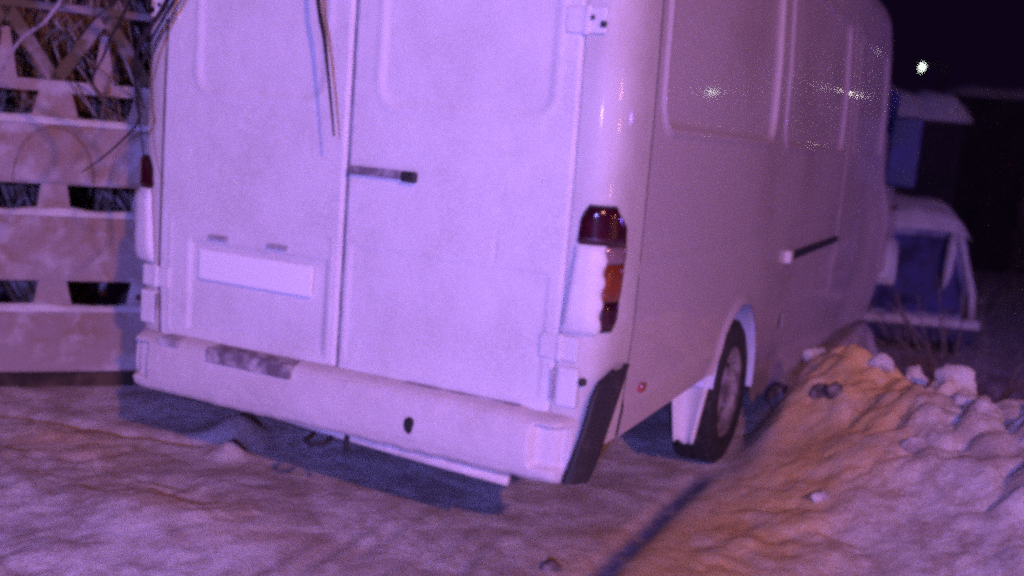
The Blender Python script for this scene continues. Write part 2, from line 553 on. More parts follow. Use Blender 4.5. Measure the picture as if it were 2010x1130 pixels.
# rear doors as pressed panels
def door(sgn):
    us = np.linspace(0, 1, 140); zs = np.arange(.615, 2.76, .0085)
    U_, Z_ = np.meshgrid(us, zs, indexing='ij')
    xo = Wz(Z_)-.150
    X = .0055 + (xo-.0055)*U_
    h = np.zeros_like(X)
    if sgn > 0:
        s = rrect(X, Z_, .126, .755, 1.567, 2.48, .07)
        h -= .003*np.exp(-((X-.598)/.006)**2)*(Z_ > 1.09)*(Z_ < 1.20)
        # pressed panel below the waist
        s2 = rrect(X, Z_, .035, .80, .66, 1.075, .02)
        h -= .005*sstep(-s2, -.004, .012)
        h -= .0025*np.exp(-((Z_-.985)/.007)**2)*(X > .03)*(X < .5)
    else:
        s = rrect(X, Z_, .115, .675, 1.567, 2.48, .07)
        s2 = rrect(X, Z_, .055, .70, .655, 1.012, .015)
        h -= .010*sstep(-s2, -.004, .020)
        s3 = rrect(X, Z_, .04, .79, .64, 1.10, .02)
        h += .003*np.exp(-(s3/.006)**2)
    h -= .004*sstep(-s, -.004, .020)
    h += .0035*np.exp(-((s-.014)/.014)**2)
    ed = np.minimum(np.minimum(X-.0055, xo-X), np.minimum(Z_-.615, 2.76-Z_))
    h -= .012*(1-sstep(ed, 0, .010))
    # frozen-on snow: soft uneven thickness
    h += .0030*vnoise(X*sgn, Z_, .05, 51, 3) + .0040*vnoise(X*sgn, Z_, .35, 52, 2)
    P = np.stack([sgn*X, -h-.004, Z_], -1)
    d = grid('rear_door', P, M['frost'], van, flip=(sgn > 0))
    return d


door_r = door(1); door_l = door(-1)
tag(door_r, 'right rear door with its handle'); tag(door_l, 'left rear door carrying the number plate')
box('door_seal', (-.90, .022, .56), (.90, .04, 2.78), M['groove'], van)

# door handle, recessed
hb = box('door_handle', (.020, -.030, 1.322), (.262, -.012, 1.352), M['bumper'], door_r, bev=.006)
hb.data.materials[0] = mat('frosted_grey_handle', (.16, .14, .16), .5, col2=(.42, .40, .44), nscale=22, lo=.42, hi=.66)
box('lock_barrel', (.238, -.036, 1.314), (.296, -.012, 1.352), M['blackpl'], door_r, bev=.009)
# frost smear above the handle cup
# number plate and its two lamps
pl = box('number_plate', (-.632, -.020, .868), (-.108, -.012, .980), M['plate'], door_l, bev=.0035)
for cx in (-.545, -.272):
    box('plate_lamp', (cx-.045, -.026, 1.022), (cx+.045, -.012, 1.040), M['groove'], door_l, bev=.007)
# hinges at the outer edges
for sgn, d in ((1, door_r), (-1, door_l)):
    for z in (.845, 1.865, 2.45):
        bm = bmesh.new()
        xo = float(Wz(z))-.150
        add_box(bm, (min(sgn*(xo-.060), sgn*(xo+.075)), -.012, z-.040), (max(sgn*(xo-.060), sgn*(xo+.075)), -.003, z+.040), .006)
        add_box(bm, (sgn*(xo+.010)-.012, -.017, z-.046), (sgn*(xo+.010)+.012, -.004, z+.046), .008)
        bm_obj('hinge', bm, M['frost'], d)
    for z in (1.865,):
        xo = float(Wz(z))-.150
        box('hinge_bolt', (sgn*(xo+.065)-.010, -.018, z-.022), (sgn*(xo+.065)+.010, -.008, z-.002), M['blackpl'], d, bev=.004)
        box('hinge_bolt', (sgn*(xo+.030)-.006, -.022, z+.0), (sgn*(xo+.030)+.006, -.012, z+.014), M['blackpl'], d, bev=.003)

# tail lamps wrapping round the corner, lower inner part packed with snow
cor = [(.855, -.012), (.895, -.010), (.935, -.004), (.963, .010), (.985, .035), (1.0, .075), (1.008, .12), (1.012, .20)]
cs = np.cumsum([0]+[math.hypot(cor[i+1][0]-cor[i][0], cor[i+1][1]-cor[i][1]) for i in range(len(cor)-1)])
cxs, cys = np.array([c[0] for c in cor]), np.array([c[1] for c in cor])


def wrap(name, s0f, s1f, z0, z1, off, m, parent, sgn, ns=12, nz=18, bulge=.008):
    P = np.zeros((ns, nz, 3))
    for j in range(nz):
        z = z0+(z1-z0)*j/(nz-1)
        a, b = s0f(z), s1f(z)
        for i in range(ns):
            t = i/(ns-1); s = a+(b-a)*t
            x, y = np.interp(s, cs, cxs), np.interp(s, cs, cys)
            i0 = min(max(np.searchsorted(cs, s)-1, 0), len(cs)-2)
            tx, ty = cxs[i0+1]-cxs[i0], cys[i0+1]-cys[i0]; L_ = math.hypot(tx, ty)
            nx, ny = ty/L_, -tx/L_
            tz = j/(nz-1)
            e = off + bulge*(min(1, 6*min(t, 1-t)))**.5*(min(1, 6*min(tz, 1-tz)))**.5
            P[i, j] = (sgn*(x+nx*e + (Wz(z)-1.0)), y+ny*e, z)
    return grid(name, P, m, parent, flip=(sgn < 0))


for sgn in (1, -1):
    base = empty('tail_lamp', (0, 0, 0)); base.parent = van
    top = 1.300
    def outer(z): return float(np.interp(z, [.91, .95, 1.15, 1.24, 1.30], [.185, .205, .225, .215, .150]))
    def inner(z): return float(np.interp(z, [.91, 1.30], [.118, .124]))
    wrap('lamp_housing', lambda z: float(np.interp(z, [.91, 1.17, 1.175, 1.27, 1.31], [.09, .09, .028, .034, .060])), lambda z: outer(z)+.006, .905, 1.308, -.003, M['seal'], base, sgn, bulge=.004)
    wrap('lens', lambda z: float(np.interp(z, [1.18, 1.20, 1.26, 1.30], [.036, .032, .038, .062])), outer, 1.18, 1.30, .002, M['red'], base, sgn)
    wrap('lens', inner, outer, 1.125, 1.178, .002, M['clear'], base, sgn, nz=8)
    wrap('lens', inner, outer, 1.005, 1.122, .002, M['amber'], base, sgn, nz=12)
    wrap('lens', inner, outer, .912, 1.002, .002, M['red'], base, sgn, nz=10)
    sn = wrap('snow_crust', lambda z: float(np.interp(z, [.905, 1.18], [.004, .030])), lambda z: .126+.006*math.sin(z*90), .90, 1.182, .006, M['frost'], base, sgn, ns=16, nz=30, bulge=.018)

# bumper
def bumper():
    sec = [(.0, .625), (-.030, .622), (-.062, .612), (-.080, .595), (-.088, .560), (-.090, .50), (-.085, .46), (-.074, .425), (-.056, .408), (-.02, .402), (.05, .402)]
    L_ = np.cumsum([0]+[math.hypot(sec[i+1][0]-sec[i][0], sec[i+1][1]-sec[i][1]) for i in range(len(sec)-1)])
    t = np.linspace(0, L_[-1], 60)
    sy = np.interp(t, L_, [s[0] for s in sec]); sz = np.interp(t, L_, [s[1] for s in sec])
    xs = np.arange(-.955, .9551, .008)
    X, T = np.meshgrid(xs, np.arange(60), indexing='ij')
    Y = sy[T].copy(); Z = sz[T].copy()
    ax = np.abs(X)
    # ends turn forward
    Y += .10*sstep(ax, .87, .955)**1.6
    # corner step pockets
    s = rrect(ax, Z, .812, .925, .452, .600, .015)
    Y += .040*sstep(-s, -.002, .016)*(Y < -.03)
    # slightly raised centre step
    Z += .008*sstep(ax, .80, .74)*sstep(Z, .55, .61)
    dz = .006*vnoise(X, Z, .06, 61, 3) + .008*vnoise(X, Z, .3, 62, 2)
    Y += dz
    # ragged frozen lower edge
    Z += .016*vnoise(X, X*0, .08, 63, 3)*sstep(-Z, -.48, -.41)
    P = np.stack([X, Y, Z], -1)
    return grid('bumper', P, M['bumper'], van, flip=True)


bump = bumper()
box('step_tread', (-.520, -.096, .572), (-.130, -.012, .632), mat('worn_step_rubber', (.15, .12, .14), .8, col2=(.58, .54, .55), nscale=11, lo=.45, hi=.72), bump, bev=.012)
box('step_tread', (-.755, -.093, .600), (-.66, -.020, .631), M['groove'], bump, bev=.004)
lathe = []
bm = bmesh.new()
bmesh.ops.create_uvsphere(bm, u_segments=16, v_segments=10, radius=.036, matrix=Matrix.Translation((.372, -.080, .508)) @ Matrix.Diagonal((.9, .35, 1.1, 1)))
bm_obj('towing_eye_cover', bm, M['blackpl'], bump, smooth=True)
for x0, x1, z in ((.30, .74, .628),):
    box('gap_shadow', (x0, -.028, z-.002), (x1, -.004, z+.006), M['groove'], bump, bev=.002)
for sgn in (1, -1):
    a = sgn*.845
    box('pillar_groove', (a-.006, -.018, .67), (a+.006, -.004, .775), M['groove'], van, bev=.002)
    box('pillar_block', (min(sgn*.858, sgn*.93), -.012, .655), (max(sgn*.858, sgn*.93), .02, .785), M['frost'], van, bev=.008)
    bm = bmesh.new()
    bmesh.ops.create_uvsphere(bm, u_segments=12, v_segments=8, radius=.014, matrix=Matrix.Translation((sgn*.945, -.004, .745)))
    bm_obj('bumper_screw', bm, M['blackpl'], van, smooth=True)

# black end caps of the bumper
bc = [(.935, -.078), (.968, -.058), (.992, -.015), (1.006, .05), (1.012, .13), (1.014, .27)]
bl = np.cumsum([0]+[math.hypot(bc[i+1][0]-bc[i][0], bc[i+1][1]-bc[i][1]) for i in range(len(bc)-1)])
for sgn in (1, -1):
    nz_, ns_ = 26, 12
    P = np.zeros((ns_+2, nz_, 3))
    for j in range(nz_):
        z = .425+(.775-.425)*j/(nz_-1)
        a = float(np.interp(z, [.395, .42, .60, .70, .745, .775], [.0, .0, .055, .080, .110, .21]))
        b = float(np.interp(z, [.395, .44, .60, .775], [.05, .115, .215, .345]))
        for i in range(ns_):
            s = a+(b-a)*i/(ns_-1)
            P[i+1, j] = (sgn*(np.interp(s, bl, [c[0] for c in bc])+.002), np.interp(s, bl, [c[1] for c in bc]), z)
        P[0, j] = P[1, j]+np.array((-.02*sgn, .03, 0)); P[ns_+1, j] = P[ns_, j]+np.array((-.03*sgn, 0, 0))
    if sgn > 0: grid('bumper_end_cap', P, M['blackpl'], van, flip=(sgn < 0))
    # painted piece between step and cap
    box('side_marker', (sgn*.985-.012, .440, .632), (sgn*.985+.020, .495, .662), M['marker'], van, bev=.006)

# tow step bar below bumper
bar = tube('tow_step_bar', [(-.30, .02, .392), (.08, .0, .384), (.40, -.01, .378), (.72, -.01, .372)], [.010, .016, .019, .021], M['snow'], van, n=10)
box('underrun_beam', (-.80, .03, .365), (.66, .08, .400), M['under'], van, bev=.005)
tube('towing_hook', [(-.06, -.02, .375), (-.07, -.06, .36), (-.03, -.085, .355), (.01, -.06, .36), (.015, -.02, .375)], .010, M['seal'], van)
tube('bumper_bracket', [(.075, -.01, .40), (.085, -.03, .34)], .010, M['seal'], van)

# floor, roof, front
box('underbody', (-.93, .06, .46), (.93, LEN, .56), M['under'], van)
box('floor_crossmember', (-.55, .9, .30), (.55, 1.0, .46), M['under'], van)
lathe_x('exhaust_silencer', [(-.25, .001), (-.25, .09), (.25, .09), (.25, .001)], (-.3, 1.1, .42), M['under'], van, n=16)
rows = []
for y in (0.0, .05, .3, 2, 4, 6, LEN):
    ins = .03 if y == 0 else 0
    zt = [2.94, 2.97, 3.03, 3.055, 3.06]
    xt = [.80-ins, .76-ins, .60, .35, 0]
    rows.append([(x, y, z) for x, z in zip(xt, zt)] + [(-x, y, z) for x, z in zip(xt[:-1][::-1], zt[:-1][::-1])])
grid('roof', np.array(rows), M['side'], van)
box('rear_header', (-.86, .0, 2.752), (.86, .05, 3.0), M['frost'], van, bev=.01)
# cab and bonnet
prof = {7.0: (.50, 3.06, 1.0), 7.35: (.50, 2.98, 1.0), 7.7: (.45, 2.62, .99), 8.05: (.45, 2.05, .97), 8.45: (.42, 1.46, .94), 9.0: (.40, 1.16, .90), 9.25: (.40, .95, .84), 9.3: (.42, .60, .80)}
rows = []
for y, (zb, zt, k) in prof.items():
    r = []
    for i in range(25):
        a = math.pi*i/24
        zz = zb + (zt-zb)*(math.sin(a)**.45 if 0 < i < 24 else 0)
        w = float(side_x(np.array(min(y, 7.4)), np.array(min(zz, 2.97))))*k
        c = math.cos(a); xx = w*math.copysign(abs(c)**.30, c) if abs(c) > 1e-6 else 0
        r.append((xx, y, zz))
    rows.append(r)
cab = grid('cab', np.array(rows), M['side'], van)
box('cab_floor', (-.9, 7.0, .40), (.9, 9.2, .5), M['under'], van)
P = np.array([[(x, y, z) for x in (-.78, .78)] for y, z in ((7.74, 2.60), (8.44, 1.50))])
grid('windscreen', P+np.array((0, .03, .02)), M['glass'], van)
P = np.array([[(1.015, y, z) for y in (7.05, 8.0)] for z in (1.55, 2.2)])
grid('cab_window', P, M['glass'], van)
box('cab_door_handle', (1.17, 6.95, 1.10), (1.20, 7.12, 1.14), M['blackpl'], van, bev=.006)

# sliding door rail
rail = []
box('sliding_door_rail', (.990, 2.98, .918), (1.026, 4.78, .962), M['blackpl'], van, bev=.006)
box('rail_end_stop', (.995, 2.90, .905), (1.032, 2.985, .975), M['frost'], van, bev=.008)
box('fuel_flap', (1.001, 3.02, .52), (1.008, 3.18, .60), M['side'], van, bev=.003)

# wheels
def wheel(cx, cy, sgn):
    w = empty('wheel', (cx, cy, .335)); w.parent = van
    tp = [(-.115, .23), (-.112, .30), (-.10, .335), (-.085, .348), (-.04, .352), (0, .353), (.04, .352), (.085, .348), (.102, .335), (.113, .30), (.112, .262), (.104, .235), (.09, .222)]
    if sgn < 0: tp = [(-x, r) for x, r in tp]
    lathe_x('tyre', tp, (0, 0, 0), M['tyre'], w)
    bm = bmesh.new()
    for k in range(60):
        a = 2*math.pi*k/60
        for xo, sk in ((-.05, .3), (.05, -.3)):
            Mx = Matrix.Rotation(a, 4, 'X') @ Matrix.Translation((xo, 0, .352)) @ Matrix.Rotation(sk, 4, 'Z')
            add_box(bm, (-.036, -.011, -.004), (.036, .011, .007), 0, 1, Mx)
    t = bm_obj('tread_blocks', bm, M['tyre'], w); t['kind'] = 'stuff'
    rp = [(.095, .225), (.10, .215), (.080, .205), (.055, .19), (.045, .16), (.055, .13), (.078, .10), (.085, .06), (.088, .0)]
    if sgn < 0: rp = [(-x, r) for x, r in rp]
    lathe_x('rim', rp, (0, 0, 0), M['rim'], w)
    for k in range(9):
        a = 2*math.pi*k/9
        bm = bmesh.new()
        bmesh.ops.create_cone(bm, cap_ends=True, segments=10, radius1=.021, radius2=.021, depth=.006,
                              matrix=Matrix.Translation((sgn*.052, .155*math.cos(a), .155*math.sin(a))) @ Matrix.Rotation(math.pi/2, 4, 'Y'))
        bm_obj('vent_hole', bm, M['seal'], w)
    # snow wedged in the rim
    for k in range(5):
        a = 2*math.pi*k/5+.4
        bm = bmesh.new()
        bmesh.ops.create_cone(bm, cap_ends=True, segments=6, radius1=.012, radius2=.010, depth=.02,
                              matrix=Matrix.Translation((sgn*.088, .068*math.cos(a), .068*math.sin(a))) @ Matrix.Rotation(math.pi/2, 4, 'Y'))
        bm_obj('wheel_nut', bm, M['rim'], w)


wheel(.885, ARCH_Y, 1); wheel(-.885, ARCH_Y, -1); wheel(.90, 7.75, 1); wheel(-.90, 7.75, -1)

# mud flaps caked with snow
for sgn in (1, -1):
    n, m_ = 12, 16
    P = np.zeros((n, m_, 3))
    for i in range(n):
        for j in range(m_):
            t = j/(m_-1); s = i/(n-1)
            z = .54-.37*t
            x = .79+.07*t+(.195-.12*t)*s
            P[i, j] = (sgn*x, 1.53-.05*t + .03*math.sin(s*3.1), z + .01*t*math.sin(s*9))
    f = grid('mud_flap', P, M['frost'], van, flip=(sgn > 0))
    sm = f.modifiers.new('s', 'SOLIDIFY'); sm.thickness = .02

# door mirror
mr = empty('door_mirror', (1.14, 7.36, 1.62)); mr.parent = van
box('mirror_housing', (-.10, -.06, -.32), (.17, .07, .34), M['mirror'], mr, bev=.05, seg=4)
box('mirror_glass', (-.08, -.066, -.28), (.15, -.058, .30), M['glass'], mr, bev=.003)
tube('mirror_arm', [(-.16, .05, -.1), (-.05, .03, -.12)], .02, M['blackpl'], mr)

# ------------------------------------------------------------------ precast concrete fence on the left
fd2 = Vector((.475, .52, 0)).normalized()
fo = Vector((-2.30, .74, .02))
ang = math.atan2(fd2.y, fd2.x)
fence = empty('concrete_fence', fo, ang)
tag(fence, 'stained precast concrete fence with rows of openings, left of the van', 'fence')
# local x along the fence, local y away from the camera
PER = .45


def fbox(name, x0, x1, z0, z1, d0=0.0, d1=.06, m='concrete', bev=.008):
    return box(name, (x0, d0, z0), (x1, d1, z1), M[m], fence, bev=bev)


X0, X1 = -3.0*PER-.1, .80
k0 = -3


def web(xc, z0, z1, wt, wb, parent=fence):
    V = [(xc-wt/2, .004, z1), (xc+wt/2, .004, z1), (xc+wb/2, .004, z0), (xc-wb/2, .004, z0)]
    V += [(x, .056, z) for x, y, z in V]
    F = [(3, 2, 1, 0), (4, 5, 6, 7), (0, 1, 5, 4), (1, 2, 6, 5), (2, 3, 7, 6), (3, 0, 4, 7)]
    return mesh('web', V, F, M['concrete'], parent, smooth=False)


fbox('plinth', X0, X1, -.15, .045, -.01, .08, 'concrete_dark')
fbox('panel', X0, X1, .05, .375)
fbox('panel', X0, X1, .535, .875)
fbox('panel', X0, X1, 1.035, 1.34)
fbox('panel', X0, X1, 1.50, 1.56, .0, .06)
fbox('rail', X0, X1, 1.90, 1.94, .0, .05, 'concrete_old')
i = 0
for k in range(-3, 3):
    xc = k*PER
    if xc > X1-.05: continue
    web(xc, .37, .54, .13, .20)
    web(xc, .87, 1.04, .12, .17)
    web(xc, 1.335, 1.505, .15, .24)
    # raised dome moulding on the third panel
    V, F = [], []
    n = 12
    for a in range(n+1):
        t = math.pi*a/n
        V.append((xc+.18*math.cos(t), -.022, 1.05+.27*math.sin(t))); V.append((xc+.20*math.cos(t), .001, 1.05+.29*math.sin(t)))
    for a in range(n): F.append((2*a, 2*a+1, 2*a+3, 2*a+2))
    F.append(tuple(2*a for a in range(n+1))[::-1])
    mesh('moulding', V, F, M['concrete'], fence, smooth=False)
    # diagonal lattice in the top course
    for dx in (-1, 1):
        V = [(xc-.035, .005, 1.555), (xc+.035, .005, 1.555), (xc+dx*PER/2+.035, .005, 1.905), (xc+dx*PER/2-.035, .005, 1.905)]
        V += [(x, .055, z) for x, y, z in V]
        F = [(0, 1, 2, 3), (7, 6, 5, 4), (0, 4, 5, 1), (1, 5, 6, 2), (2, 6, 7, 3), (3, 7, 4, 0)]
        mesh('lattice_bar', V, F, M['concrete_old'], fence, smooth=False)
    web(xc+PER/2, 1.555, 1.80, .03, .10)
fbox('post', X1-.02, X1+.10, -.2, 1.42, -.03, .12)
# drifts of snow lying on the ledges
for z, dd in ((.377, .05), (.877, .05), (1.342, .05)):
    n = 60
    xs = np.linspace(X0, X1, n)
    P = np.zeros((n, 7, 3))
    for a, x in enumerate(xs):
        hh = .010+.055*(float(vnoise(np.array(x), np.array(z), .18, 71, 3))+.5)
        for b in range(7):
            t = b/6
            P[a, b] = (x, -.014+(dd+.03)*t, z-.002+hh*math.sin(math.pi*t)**.6)
    grid('snow_ledge', P, M['snow'], fence)
# shrubbery standing behind the fence, dark mass
def bush(name, base, n, rad, hgt, m, seed, r0_=.010, droop=0., parent=None):
    rs = random.Random(seed)
    V, F = [], []
    def seg(p, q, ra, rb):
        t = (q-p).normalized(); a = t.cross(Vector((.3, .2, .9))).normalized(); b = t.cross(a); s = len(V)
        for (c, r) in ((p, ra), (q, rb)):
            for k in range(4):
                an = math.pi*k/2; V.append(c+(a*math.cos(an)+b*math.sin(an))*r)
        for k in range(4): F.append((s+k, s+(k+1) % 4, s+4+(k+1) % 4, s+4+k))
    for i in range(n):
        p = Vector((rs.uniform(-.1, .1), rs.uniform(-.1, .1), 0))
        d = Vector((rs.uniform(-1, 1)*rad, rs.uniform(-1, 1)*rad, hgt)).normalized()
        r = r0_*rs.uniform(.6, 1.2); L_ = hgt/7
        for k in range(7):
            d = (d+Vector((rs.uniform(-.25, .25), rs.uniform(-.25, .25), rs.uniform(-.12, .12)-droop))).normalized()
            q = p+d*L_
            seg(p, q, r, r*.8)
            if k > 1:
                for s_ in range(2):
                    dd = (d+Vector((rs.uniform(-1, 1), rs.uniform(-1, 1), rs.uniform(-.3, .7)))).normalized()
                    seg(p, p+dd*L_*rs.uniform(.7, 1.6), r*.5, r*.2)
            p = q; r *= .82
    o = mesh(name, V, F, m, parent); o.location = base
    return o


for i, (x, y, s, lb) in enumerate(((-3.3, 1.6, 1, 'frosted leafless shrub behind the fence, farthest left'),
                                  (-2.55, 2.0, 2, 'frosted leafless shrub behind the fence, nearest the van'))):
    b_ = bush('bare_shrub', (x, y, 0), 120, .9, 2.2, M['frostbark'], s, .030)
    tag(b_, lb, 'shrub')

# ------------------------------------------------------------------ bare tree whose twigs hang into the picture
tree = empty('bare_tree', (-1.75, -1.25, 0))
tag(tree, 'bare tree whose thin dark twigs hang in front of the fence and van', 'tree')
T0 = Vector((-1.75, -1.25, 0))


def tw(name, pts, rad, m):
    pts = [Vector(p)-T0 for p in pts]
    # smooth the polyline
    out = []
    for i in range(len(pts)-1):
        p0_, p1_, p2_, p3_ = pts[max(i-1, 0)], pts[i], pts[i+1], pts[min(i+2, len(pts)-1)]
        for k in range(5):
            t = k/5
            out.append(.5*((2*p1_)+(-p0_+p2_)*t+(2*p0_-5*p1_+4*p2_-p3_)*t*t+(-p0_+3*p1_-3*p2_+p3_)*t**3))
    out.append(pts[-1])
    ra = [np.interp(i/(len(out)-1), [0, 1], rad) for i in range(len(out))]
    return tube(name, out, ra, m, tree, n=6)


tw('trunk', [(-1.75, -1.25, -.1), (-1.72, -1.22, .9), (-1.66, -1.15, 1.8), (-1.55, -1.05, 2.6), (-1.3, -.95, 3.3)], (.09, .04), M['bark'])
tw('branch', [(-1.62, -1.1, 2.2), (-1.2, -.75, 2.45), (-.8, -.4, 2.4), (-.65, -.17, 2.05), (-.677, -.175, 1.871), (-.726, -.216, 1.758), (-.749, -.242, 1.667), (-.724, -.257, 1.508), (-.711, -.263, 1.437), (-.788, -.318, 1.323), (-.866, -.368, 1.244)], (.016, .0022), M['bark'])
tw('branch', [(-.8, -.4, 2.4), (-.55, -.12, 2.15), (-.63, -.15, 1.93), (-.715, -.20, 1.74), (-.735, -.24, 1.60)], (.010, .0035), M['bark'])
tw('branch', [(-1.55, -1.05, 2.6), (-.9, -.9, 2.75), (-.1, -.8, 2.6), (-.05, -.25, 2.3), (-.063, -.131, 1.890), (-.025, -.135, 1.758), (.014, -.144, 1.593), (.047, -.153, 1.448)], (.016, .0030), M['bark'])
tw('branch', [(-1.6, -1.1, 2.4), (-1.0, -.8, 2.2), (-.66, -.62, 1.93), (-.696, -.65, 1.753), (-.771, -.699, 1.666), (-.812, -.738, 1.551), (-.83, -.75, 1.44)], (.010, .0028), M['bark_light'])
tw('branch', [(-1.0, -.8, 2.2), (-.62, -.45, 1.92), (-.70, -.42, 1.68), (-.76, -.42, 1.55), (-.70, -.30, 1.47)], (.007, .0018), M['bark'])
tw('branch', [(-.72, -.255, 1.508), (-.74, -.22, 1.40), (-.715, -.22, 1.30), (-.70, -.19, 1.22)], (.003, .0015), M['bark'])
tw('branch', [(-1.55, -1.05, 2.6), (-1.0, -.55, 2.5), (-.74, -.30, 2.0), (-.83, -.38, 1.75), (-.90, -.42, 1.66)], (.008, .0015), M['bark'])

# ------------------------------------------------------------------ snow clods
def clod(loc, s, seed, label, m='ground', sq=(1, 1, 1)):
    bm = bmesh.new()
    bmesh.ops.create_icosphere(bm, subdivisions=3, radius=1)
    for v in bm.verts:
        p = v.co*1.3+Vector((seed*3.1, seed*1.7, 0))
        v.co *= 1+.42*mn.noise(p)+.22*mn.noise(p*2.3)+.10*mn.noise(p*5)
        v.co = Vector((v.co.x*s*sq[0], v.co.y*s*sq[1], v.co.z*s*sq[2]))
    o = bm_obj('snow_clod', bm, M[m], None, smooth=True)
    o.location = (loc[0], loc[1], float(gz(loc[0], loc[1]))+loc[2])
    o.rotation_euler = (0, 0, seed*1.3)
    tag(o, label, 'snow clod', 'clods of snow on the ploughed bank')
    return o


M['dirt'] = mat('dark_icy_dirt', (.09, .07, .07), .6, col2=(.25, .2, .2), nscale=20, bump=.6, bscale=60)
clod((1.76, 2.72, .03), .12, 1, 'tallest pointed snow lump on the crest of the bank, before the parked car', sq=(.75, .8, 1.35))
clod((1.98, 2.36, .02), .09, 2, 'rounded snow lump on the bank crest, right of the pointed one', sq=(1.1, .8, 1.0))
clod((1.50, 2.95, .02), .09, 3, 'low snow lump on the bank crest beside the van', sq=(1.5, .8, .6))
clod((2.26, 1.98, .02), .11, 4, 'wide snow lump on the bank crest at the right picture edge', sq=(1.3, 1, .8))
clod((1.08, 2.78, .03), .06, 5, 'dark icy lump against the van side behind the rear wheel', 'dirt', sq=(.9, 1.2, 1.1))
clod((1.36, 2.35, .0), .060, 6, 'small dark dirty lump in the middle of the bank', 'dirt', sq=(1, .8, .8))
clod((1.44, 2.28, .0), .045, 7, 'smaller dark lump touching the dirty one on the bank', 'dirt')
clod((.81, .22, -.005), .035, 9, 'small dark icy lump in the foreground between the tyre tracks', 'dirt', sq=(1, 1, .8))
CL = (((1.20, 3.12), .070, 'fist sized snow clod on the bank crest closest to the van side'), ((1.62, 2.55), .060, 'snow clod lying just below the pointed lump of the bank'),
      ((2.05, 2.12), .075, 'snow clod on the bank front, under the rounded crest lump'), ((2.42, 1.72), .080, 'snow clod at the low right end of the bank crest'),
      ((1.88, 1.70), .050, 'small snow clod halfway down the bank at right'), ((1.55, 1.35), .040, 'small snow clod low on the sandy part of the bank'))
for i_, (p_, s_, l_) in enumerate(CL):
    clod((p_[0], p_[1], .0), s_, 20+i_, l_, sq=(1.2, .9, .8))
for o_ in [o for o in COL.objects if str(o.get('label', '')).startswith('small dark icy lump')]:
    del o_['group']

